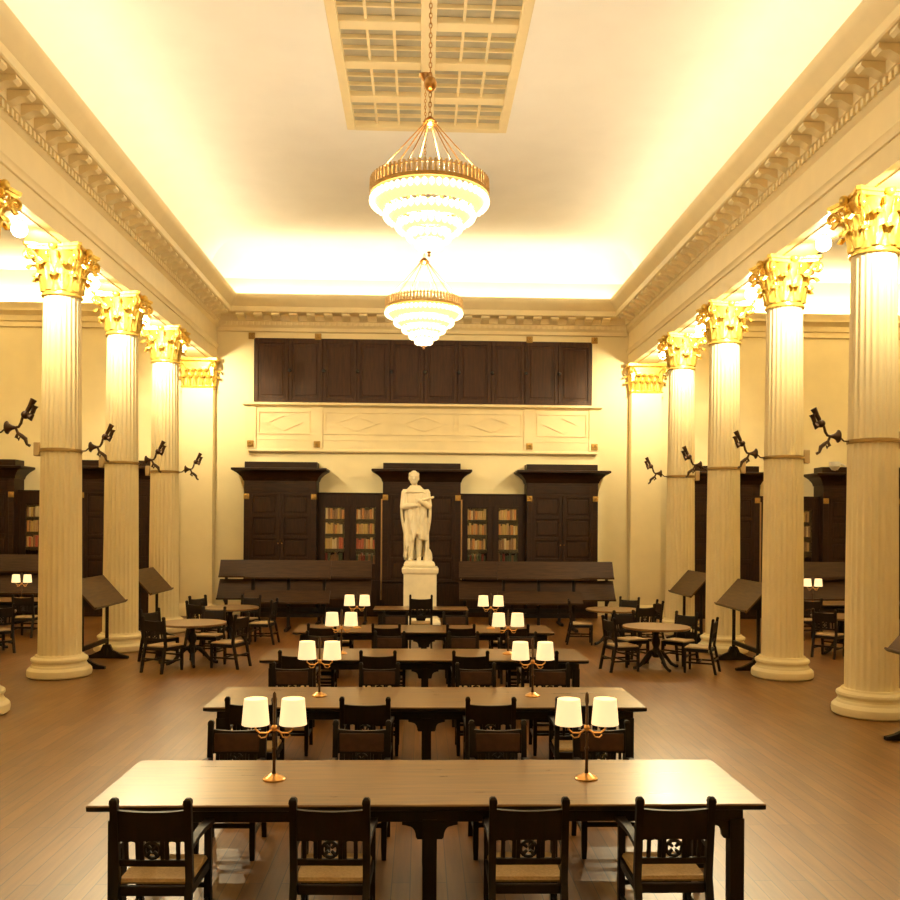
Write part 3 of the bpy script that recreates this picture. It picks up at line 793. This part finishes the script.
# bookcases on the end wall
YP, YG = 24.58, 24.82            # fronts of the tall presses and of the low glazed cases
ROSM = rosette_mesh(.075)
def press(x0, x1, label):
    W = x1-x0; t = thing('book_press', label, 'bookcase', ((x0+x1)/2, YP, 0), 0, 'tall dark presses with cornices'); w = W/2; d = YW-YP-.002
    m = MB(); m.box(-w,w,.03,d,0,3.78); m.box(-w,w,-.06,d,0,.95,.006); m.rects([(-w,w,-.06,d,.95),(-w,w,-.10,d,.97),(-w,w,-.10,d,1.0)])
    m.build('body', M['dark'], t)
    c = MB(); c.rects([(-w-.02,w+.02,0,d,3.70),(-w-.04,w+.04,-.04,d,3.76),(-w-.06,w+.06,-.06,d,3.80),(-w-.16,w+.16,-.18,d,3.90),(-w-.28,w+.28,-.28,d,3.97),(-w-.30,w+.30,-.30,d,3.98),(-w-.30,w+.30,-.30,d,4.03),(-w-.28,w+.28,-.27,d,4.04)])
    c.build('cornice', M['darkh'], t)
    MB().box(-w,w,.06,d,4.04,4.22,.006).build('attic', M['darkh'], t)
    f = MB(); f.box(-w,w,-.01,.03,3.34,3.70,.005); f.box(-w+.2,w-.2,-.02,-.01,3.42,3.62,.005)
    for sx in (-1, 1): f.box(*sorted((sx*w, sx*(w-.14))),-.01,.03,1.0,3.34,.005)
    f.build('frieze', M['darkh'], t)
    for sx in (-1, 1):
        a, b = sorted((sx*.005, sx*(w-.14))); dm = MB(); th = .09
        dm.box(a,a+th,-.005,.03,1.0,3.34,.003); dm.box(b-th,b,-.005,.03,1.0,3.34,.003)
        n = 4; hh = 2.34/n
        for q in range(n+1):
            z = 1.0+q*hh; dm.box(a+th,b-th,-.005,.03,max(1.0,z-.045),min(3.34,z+.045),.003)
        for q in range(n): dm.box(a+th+.05,b-th-.05,.008,.03,1.0+q*hh+.095,1.0+(q+1)*hh-.095,.012)
        dd = dm.build('door', M['dark'], t)
        MB().sphere((sx*.05,-.025,2.0),(.018,.022,.018),8,6).build('knob', M['brass'], dd)
        ld = MB(); ld.box(sx*.02 if sx > 0 else -w+.08, w-.08 if sx > 0 else -.02, -.075,-.06,.1,.9,.006); ld.build('cupboard_door', M['dark'], t)
    for sx in (-1, 1):
        o = child('rosette', ROSM, t, (sx*(w-.07), -.01, 3.22+.05)); o['label'] = 'small gilt rosette'
    return t
def glazed(x0, x1, label, strip=None):
    t = thing('glazed_bookcase', label, 'bookcase', ((x0+x1)/2, YG, 0), 0, 'low glazed bookcases'); w = (x1-x0)/2; d = YW-YG-.002
    m = MB(); m.box(-w,w,d-.03,d,0,3.36); m.box(-w,-w+.06,0,d-.03,0,3.36); m.box(w-.06,w,0,d-.03,0,3.36)
    m.box(-w+.06,w-.06,0,d-.03,3.06,3.36); m.box(-w+.06,w-.06,0,d-.03,0,1.40); m.box(-.05,.05,.02,d-.03,1.40,3.06)
    m.box(-w,w,-.03,d,3.36,3.40,.006); m.box(-w,w,-.04,0,0,1.0,.006)
    m.build('body', M['dark'], t)
    for z in SHELF[:3]: MB().box(-w+.06,w-.06,.04,d-.03,z-.022,z).build('shelf', M['dark'], t)
    for sx in (-1, 1):
        a, b = sorted((sx*.01, sx*(w-.06))); dm = MB()
        oa, ob = (a+.15, b-.15) if sx > 0 else (a+.15, b-.15)
        dm.box(a,oa-.0,-.005,.02,1.40,3.06,.003); dm.box(ob,b,-.005,.02,1.40,3.06,.003)
        dm.box(oa,ob,-.005,.02,3.0,3.06,.003); dm.box(oa,ob,-.005,.02,1.40,1.44,.003)
        dd = dm.build('door', M['dark'], t)
        MB().box(oa,ob,.004,.010,1.44,3.0).build('pane', M['glass'], dd)
    return t
SHELF = [2.68, 2.27, 1.86, 1.44]
BC = {'tan':(.50,.30,.10), 'orange':(.55,.21,.045), 'red':(.46,.06,.022), 'brown':(.22,.10,.035), 'cream':(.62,.48,.24), 'dark green':(.06,.07,.03), 'dark red':(.20,.03,.014), 'ochre':(.52,.33,.08)}
BMAT = {k: plain('book_cloth_'+k.replace(' ','_'), v, .55, var=.15, scale=25) for k, v in BC.items()}
BMAT['page'] = plain('book_pages', (.66,.56,.36), .8)
def book_mesh(mat):
    m = MB(); m.rects([(-.5,.5,.02,1,0),(-.5,.5,.02,1,1)]); 
    m = MB(); m.box(-.5,-.40,0,1,0,1); m.box(.40,.5,0,1,0,1)
    sec = []
    for z in (0,1): sec.append([(-.5,.0,z),(-.35,-.06,z),(0,-.09,z),(.35,-.06,z),(.5,.0,z),(.5,.06,z),(-.5,.06,z)])
    m.loft(sec)
    for z in (.2,.78): m.box(-.42,.42,-.11,-.05,z,z+.025)
    return m.mesh('cover', mat)
BOOKM = {k: book_mesh(BMAT[k]) for k in BC}
PAGEM = MB().box(-.40,.40,.05,.97,.02,.98).mesh('pages', BMAT['page'])
NTH = 'first second third fourth fifth sixth seventh eighth ninth tenth eleventh twelfth'.split()
SHN = ['top','second','third','bottom']
def fill(xa, xb, shelf, door, casename, pal):
    x = xa; n = 0; z = SHELF[shelf]; tops = (3.0, 2.64, 2.23, 1.82)[shelf]
    while True:
        w = random.uniform(.045,.075)
        if x+w > xb or n > 11: break
        h = random.uniform(.24,.32); h = min(h, tops-z-.02); d = random.uniform(.17,.22)
        col = random.choice(pal)
        b = thing('book', '%s book, %s from left, %s shelf, %s door, %s' % (col, NTH[n], SHN[shelf], door, casename), 'book', (x+w/2, YG+.06, z), 0, 'books behind glass')
        b.scale = (w*.94, d, h)
        child('cover', BOOKM[col], b); child('pages', PAGEM, b)
        x += w*1.02; n += 1
PRX = [(-13.35,-11.0,'leftmost tall dark press, in the left aisle behind the nearest column'), (-9.28,-7.2,'tall dark press in the left aisle, seen between columns'),
       (-4.86,-2.90,'tall dark panelled press with cornice, left of the statue'), (-1.10,1.02,'tall dark press with cornice directly behind the statue'),
       (2.84,4.80,'tall dark panelled press with cornice, right of the statue'), (7.2,9.30,'tall dark press in the right aisle, seen between columns'), (11.08,13.3,'rightmost tall dark press, in the right aisle beside nearest column')]
for a, b, lb in PRX: press(a, b, lb)
for a, b, lb in ((-11.0,-9.28,'low glazed bookcase of books in the left aisle'), (-2.90,-1.10,'low glazed bookcase of books left of the statue'),
                 (1.02,2.84,'low glazed bookcase of books right of the statue'), (9.30,11.08,'low glazed bookcase of books in the right aisle')): glazed(a, b, lb)
warm = ['tan','orange','cream','brown','ochre']
for a, b, nm, doors, rows in ((-2.90,-1.10,'glazed bookcase left of statue',(0,1),4), (1.02,2.84,'glazed bookcase right of statue',(0,1),4),
                        (-11.0,-9.28,'left aisle glazed bookcase',(0,),3), (9.30,11.08,'right aisle glazed bookcase',(1,),3)):
    cx = (a+b)/2; w = (b-a)/2-.06
    for dr in doors:
        xa, xb = (cx-w+.15, cx-.16) if dr == 0 else (cx+.16, cx+w-.15)
        for sh in range(rows):
            pal = warm
            if sh == 2 and 'left' in nm: pal = ['red','red','orange','tan','brown'] if dr == 1 else ['tan','red','brown','ochre','cream']
            if sh == 3: pal = ['dark green','dark red','brown','dark green']
            fill(xa, xb, sh, 'left' if dr == 0 else 'right', nm, pal)
# added brass strips imitating the sheen on the press sides, beside the glazed cases
for x, lb in ((-1.13,'upright sheen strip on the left edge of the press behind the statue'), (1.05,'upright sheen strip on the right edge of the press behind the statue'),
              (-9.31,'upright sheen strip on the press edge in the left aisle'), (9.33,'upright sheen strip on the press edge in the right aisle')):
    o = MB().tube([(0,0,0),(0,0,2.75)], .022, 10).build('sheen_strip', plain('press_edge_sheen', (.45,.27,.12), .35, metal=.6) if 'sheenm' not in M else M['sheenm'])
    o.location = (x, YP+.02, .48); tag(o, lb, 'rail', 'upright strips on the bookcases')
    M['sheenm'] = o.data.materials[0]

# ------------------------------------------------------------------ statue
SX, SY = -.09, 22.2
ped = thing('pedestal', 'square cream marble pedestal under the robed statue', 'pedestal', (SX+.02, SY, 0))
MB().rects([(-.50,.50,-.50,.50,0),(-.50,.50,-.50,.50,.18),(-.44,.44,-.44,.44,.24),(-.41,.41,-.41,.41,.26)]).build('plinth', M['marble'], ped)
MB().rects([(-.40,.40,-.40,.40,.26),(-.40,.40,-.40,.40,1.33)]).build('die', M['marble'], ped)
MB().rects([(-.40,.40,-.40,.40,1.33),(-.43,.43,-.43,.43,1.36),(-.44,.44,-.44,.44,1.39),(-.445,.445,-.445,.445,1.47),(-.42,.42,-.42,.42,1.50)]).build('cap', M['marble'], ped)
def statue():
    m = MB()
    def cap(p, r, q, s, n=10):
        p, q = Vector(p), Vector(q); L = [p+(q-p)*k/6 for k in range(7)]
        m.tube(L, [r+(s-r)*k/6 for k in range(7)], n); m.sphere(p, r, 12, 8); m.sphere(q, s, 12, 8)
    # rocky base
    m.rects([(-.30,.45,-.34,.34,0),(-.31,.46,-.35,.35,.05),(-.29,.44,-.33,.33,.10),(-.25,.36,-.28,.30,.14)])
    m.sphere((.28,.10,.20),(.12,.16,.24),12,8)          # stump behind the leg
    # legs and feet
    for fx, fy, kx, hx in ((-.14,-.10,-.13,-.11), (.06,-.02,.06,.07)):
        cap((fx,fy,.20),.060,(kx,fy-.04,.62),.080); cap((kx,fy-.04,.62),.080,(hx,.02,1.10),.115)
        cap((fx,fy+.05,.175),.055,(fx-.02,fy-.17,.155),.04)
    # torso under the tunic
    secs = []
    for z, rx, ry, cx in ((.78,.25,.19,-.02),(.95,.25,.19,-.02),(1.15,.24,.18,-.02),(1.35,.225,.165,-.02),(1.55,.25,.17,-.02),(1.72,.28,.165,-.02),(1.84,.25,.14,-.03),(1.92,.13,.11,-.05)):
        n = 40; ring = []
        for i in range(n):
            a = 2*PI*i/n; f = 1+.050*math.sin(9*a+z*2.5)*(1.3 if z < 1.3 else .6)
            ring.append((cx+rx*f*math.cos(a), ry*f*math.sin(a), z))
        secs.append(ring)
    m.loft(secs)
    # cloak: hangs behind and to both sides, open in front over the shins
    def cloak(u, v):
        a = -PI*.13+u*PI*1.26              # from front right round the back to front left
        z = 1.86-v*(1.68-.05*math.sin(a*2))
        rx = .27+.07*math.sin(PI*min(1,v*1.6))-.02*v; ry = .17+.10*v
        fold = .022*math.sin(a*11+v*2)*(.3+v)
        return Vector((-.03+.03*v+(rx+fold)*math.cos(a), .02+(ry+fold)*math.sin(a), z))
    m.grid(cloak, 60, 24, .045)
    # drapery across the front, down to the knees
    def apron(u, v):
        a = -PI*.06-u*PI*.88
        if u < .42: hem = .62+.1*u
        elif u < .54: hem = .84-abs(u-.48)*1.5
        else: hem = .66-(u-.54)/.46*.42
        z = 1.50-v*(1.50-hem)*1.0
        rx, ry = .26+.03*v, .19+.03*v
        f = .030*math.sin(u*26+v*6)*(.4+v)+.012*math.sin(u*47-v*9)
        return Vector((-.02+(rx+f)*math.cos(a), (ry+f)*math.sin(a), z))
    m.grid(apron, 40, 20, .04)
    # arms: upper arms at the sides, forearms folded across the chest with a scroll
    cap((-.29,-.01,1.77),.095,(-.33,-.08,1.44),.085); cap((-.33,-.08,1.44),.082,(-.02,-.25,1.47),.052)
    cap((.24,-.01,1.77),.095,(.29,-.10,1.47),.085); cap((.29,-.10,1.47),.080,(.06,-.27,1.58),.052)
    for dx in range(4):
        cap((-.02+.0*dx,-.26,1.45+.022*dx),.017,(.07,-.27,1.46+.022*dx),.014,6)
        cap((.06,-.28,1.56+.02*dx),.016,(-.03,-.27,1.57+.022*dx),.013,6)
    cap((.0,-.27,1.54),.03,(.06,-.24,1.60),.026,6)
    cap((.14,-.25,1.60),.032,(.40,-.18,1.67),.028,8)     # scroll end
    # collar fold over the shoulders
    def mantle(u, v):
        a = 2*PI*u; z = 1.93-.15*v; r = .085+.17*v
        return Vector((-.04+r*1.05*math.cos(a), (.08+.09*v)*math.sin(a), z+.012*math.sin(a*5)-.03*v*abs(math.cos(a))))
    m.grid(mantle, 32, 6, .035)
    # neck and head
    cap((-.05,0,1.86),.075,(-.06,-.02,2.02),.068)
    hc = Vector((-.075,-.035,2.135))
    m2 = m; m = MB()
    m.sphere(hc,(.102,.122,.15),18,14); m.sphere(hc+Vector((0,.03,.03)),(.108,.115,.13),16,12)
    m.sphere(hc+Vector((0,-.045,-.085)),(.070,.075,.065),14,10)                 # jaw
    cap(hc+Vector((0,-.118,.025)),.014,hc+Vector((0,-.140,-.030)),.021,8)       # nose
    for s in (-1,1):
        m.sphere(hc+Vector((s*.105,.01,-.01)),(.014,.026,.036),8,8)              # ears
        m.sphere(hc+Vector((s*.040,-.102,.012)),(.018,.014,.011),8,8)            # eyes
        cap(hc+Vector((s*.015,-.114,.038)),.013,hc+Vector((s*.068,-.094,.034)),.012,8)  # brows
        for q in range(5): m.sphere(hc+Vector((s*.088,-.02+.03*q,.06-.02*q)),(.03,.03,.035),8,6)  # hair over the ears
    cap(hc+Vector((-.025,-.112,-.070)),.009,hc+Vector((.025,-.112,-.070)),.009,6)
    cap(hc+Vector((-.022,-.108,-.085)),.010,hc+Vector((.022,-.108,-.085)),.010,6)
    for q in range(9):
        a = PI*q/8; m.sphere(hc+Vector((.085*math.cos(a),.07+.03*math.sin(a),.08)),(.035,.04,.045),8,6)
    for v in m.bm.verts: v.co = hc+(v.co-hc)*1.14
    me_ = bpy.data.meshes.new('tmp'); m.bm.to_mesh(me_); m.bm.free(); m2.bm.from_mesh(me_); bpy.data.meshes.remove(me_); m = m2
    o = m.build('statue_raw', M['marble'])
    md = o.modifiers.new('r', 'REMESH'); md.mode = 'VOXEL'; md.voxel_size = .011; md.use_smooth_shade = True
    sm = o.modifiers.new('s', 'SMOOTH'); sm.iterations = 2; sm.factor = .45
    dg = bpy.context.evaluated_depsgraph_get(); dg.update()
    me = bpy.data.meshes.new_from_object(o.evaluated_get(dg))
    bpy.data.objects.remove(o)
    me.name = 'statue'
    if not me.materials: me.materials.append(M['marble'])
    s = bpy.data.objects.new('statue', me); COL.objects.link(s); s.location = (SX-.075, SY, 1.508); s.scale = (1.0,1.0,1.02)
    tag(s, 'pale marble statue of a robed standing man with folded arms on the pedestal', 'statue')
statue()

# ------------------------------------------------------------------ light
def strip(name, loc, sx, sy, W, rot=(PI,0,0), col=WARM):
    d = bpy.data.lights.new(name, 'AREA'); d.shape = 'RECTANGLE'; d.size = sx; d.size_y = sy; d.energy = W; d.color = col
    o = bpy.data.objects.new(name, d); COL.objects.link(o); o.location = loc; o.rotation_euler = rot
    return o
COVE = (1.0,.87,.63)
LY = YW-1.2-YB; MY = (YW-1.2+YB)/2
strip('cove_strip_light', (-5.62, MY, 8.82), .14, LY, 205, (0, PI+1.05, 0), COVE)
strip('cove_strip_light', (5.62, MY, 8.82), .14, LY, 205, (0, PI-1.05, 0), COVE)
strip('cove_strip_light', (0, YW-.38, 8.80), 11.0, .14, 110, (PI-.5, 0, 0), COVE)
for s in (-1, 1):
    strip('aisle_cove_light', (s*10.5, YW-.14, 8.57), 7.8, .10, 260, (PI, 0, 0))
    strip('aisle_cove_light', (s*(XS-.2), 10.5, 8.57), .10, 28, 520, (0, PI, 0))
w = bpy.data.worlds.new('night'); S.world = w; w.use_nodes = True
w.node_tree.nodes['Background'].inputs[0].default_value = (.02,.02,.025,1); w.node_tree.nodes['Background'].inputs[1].default_value = .2

# ------------------------------------------------------------------ camera
cd = bpy.data.cameras.new('camera'); cam = bpy.data.objects.new('camera', cd); COL.objects.link(cam)
cd.sensor_width = 36; cd.lens = 36.0; cd.clip_end = 200
cd.shift_y = (524.36-450)/900
cam.location = (-.077, 0, 2.55)
R = Matrix.Rotation(-.0331, 3, 'Z') @ Matrix.Rotation(PI/2, 3, 'X') @ Matrix.Rotation(.0072, 3, 'Z')
cam.rotation_euler = R.to_euler()
S.camera = cam
S.view_settings.view_transform = 'Standard'; S.view_settings.look = 'None'; S.view_settings.gamma = 1; S.view_settings.use_curve_mapping = False
S.view_settings.exposure = 0.46
S.cycles.use_denoising = True
S.cycles.max_bounces = 10; S.cycles.diffuse_bounces = 6
S.cycles.sample_clamp_indirect = 6
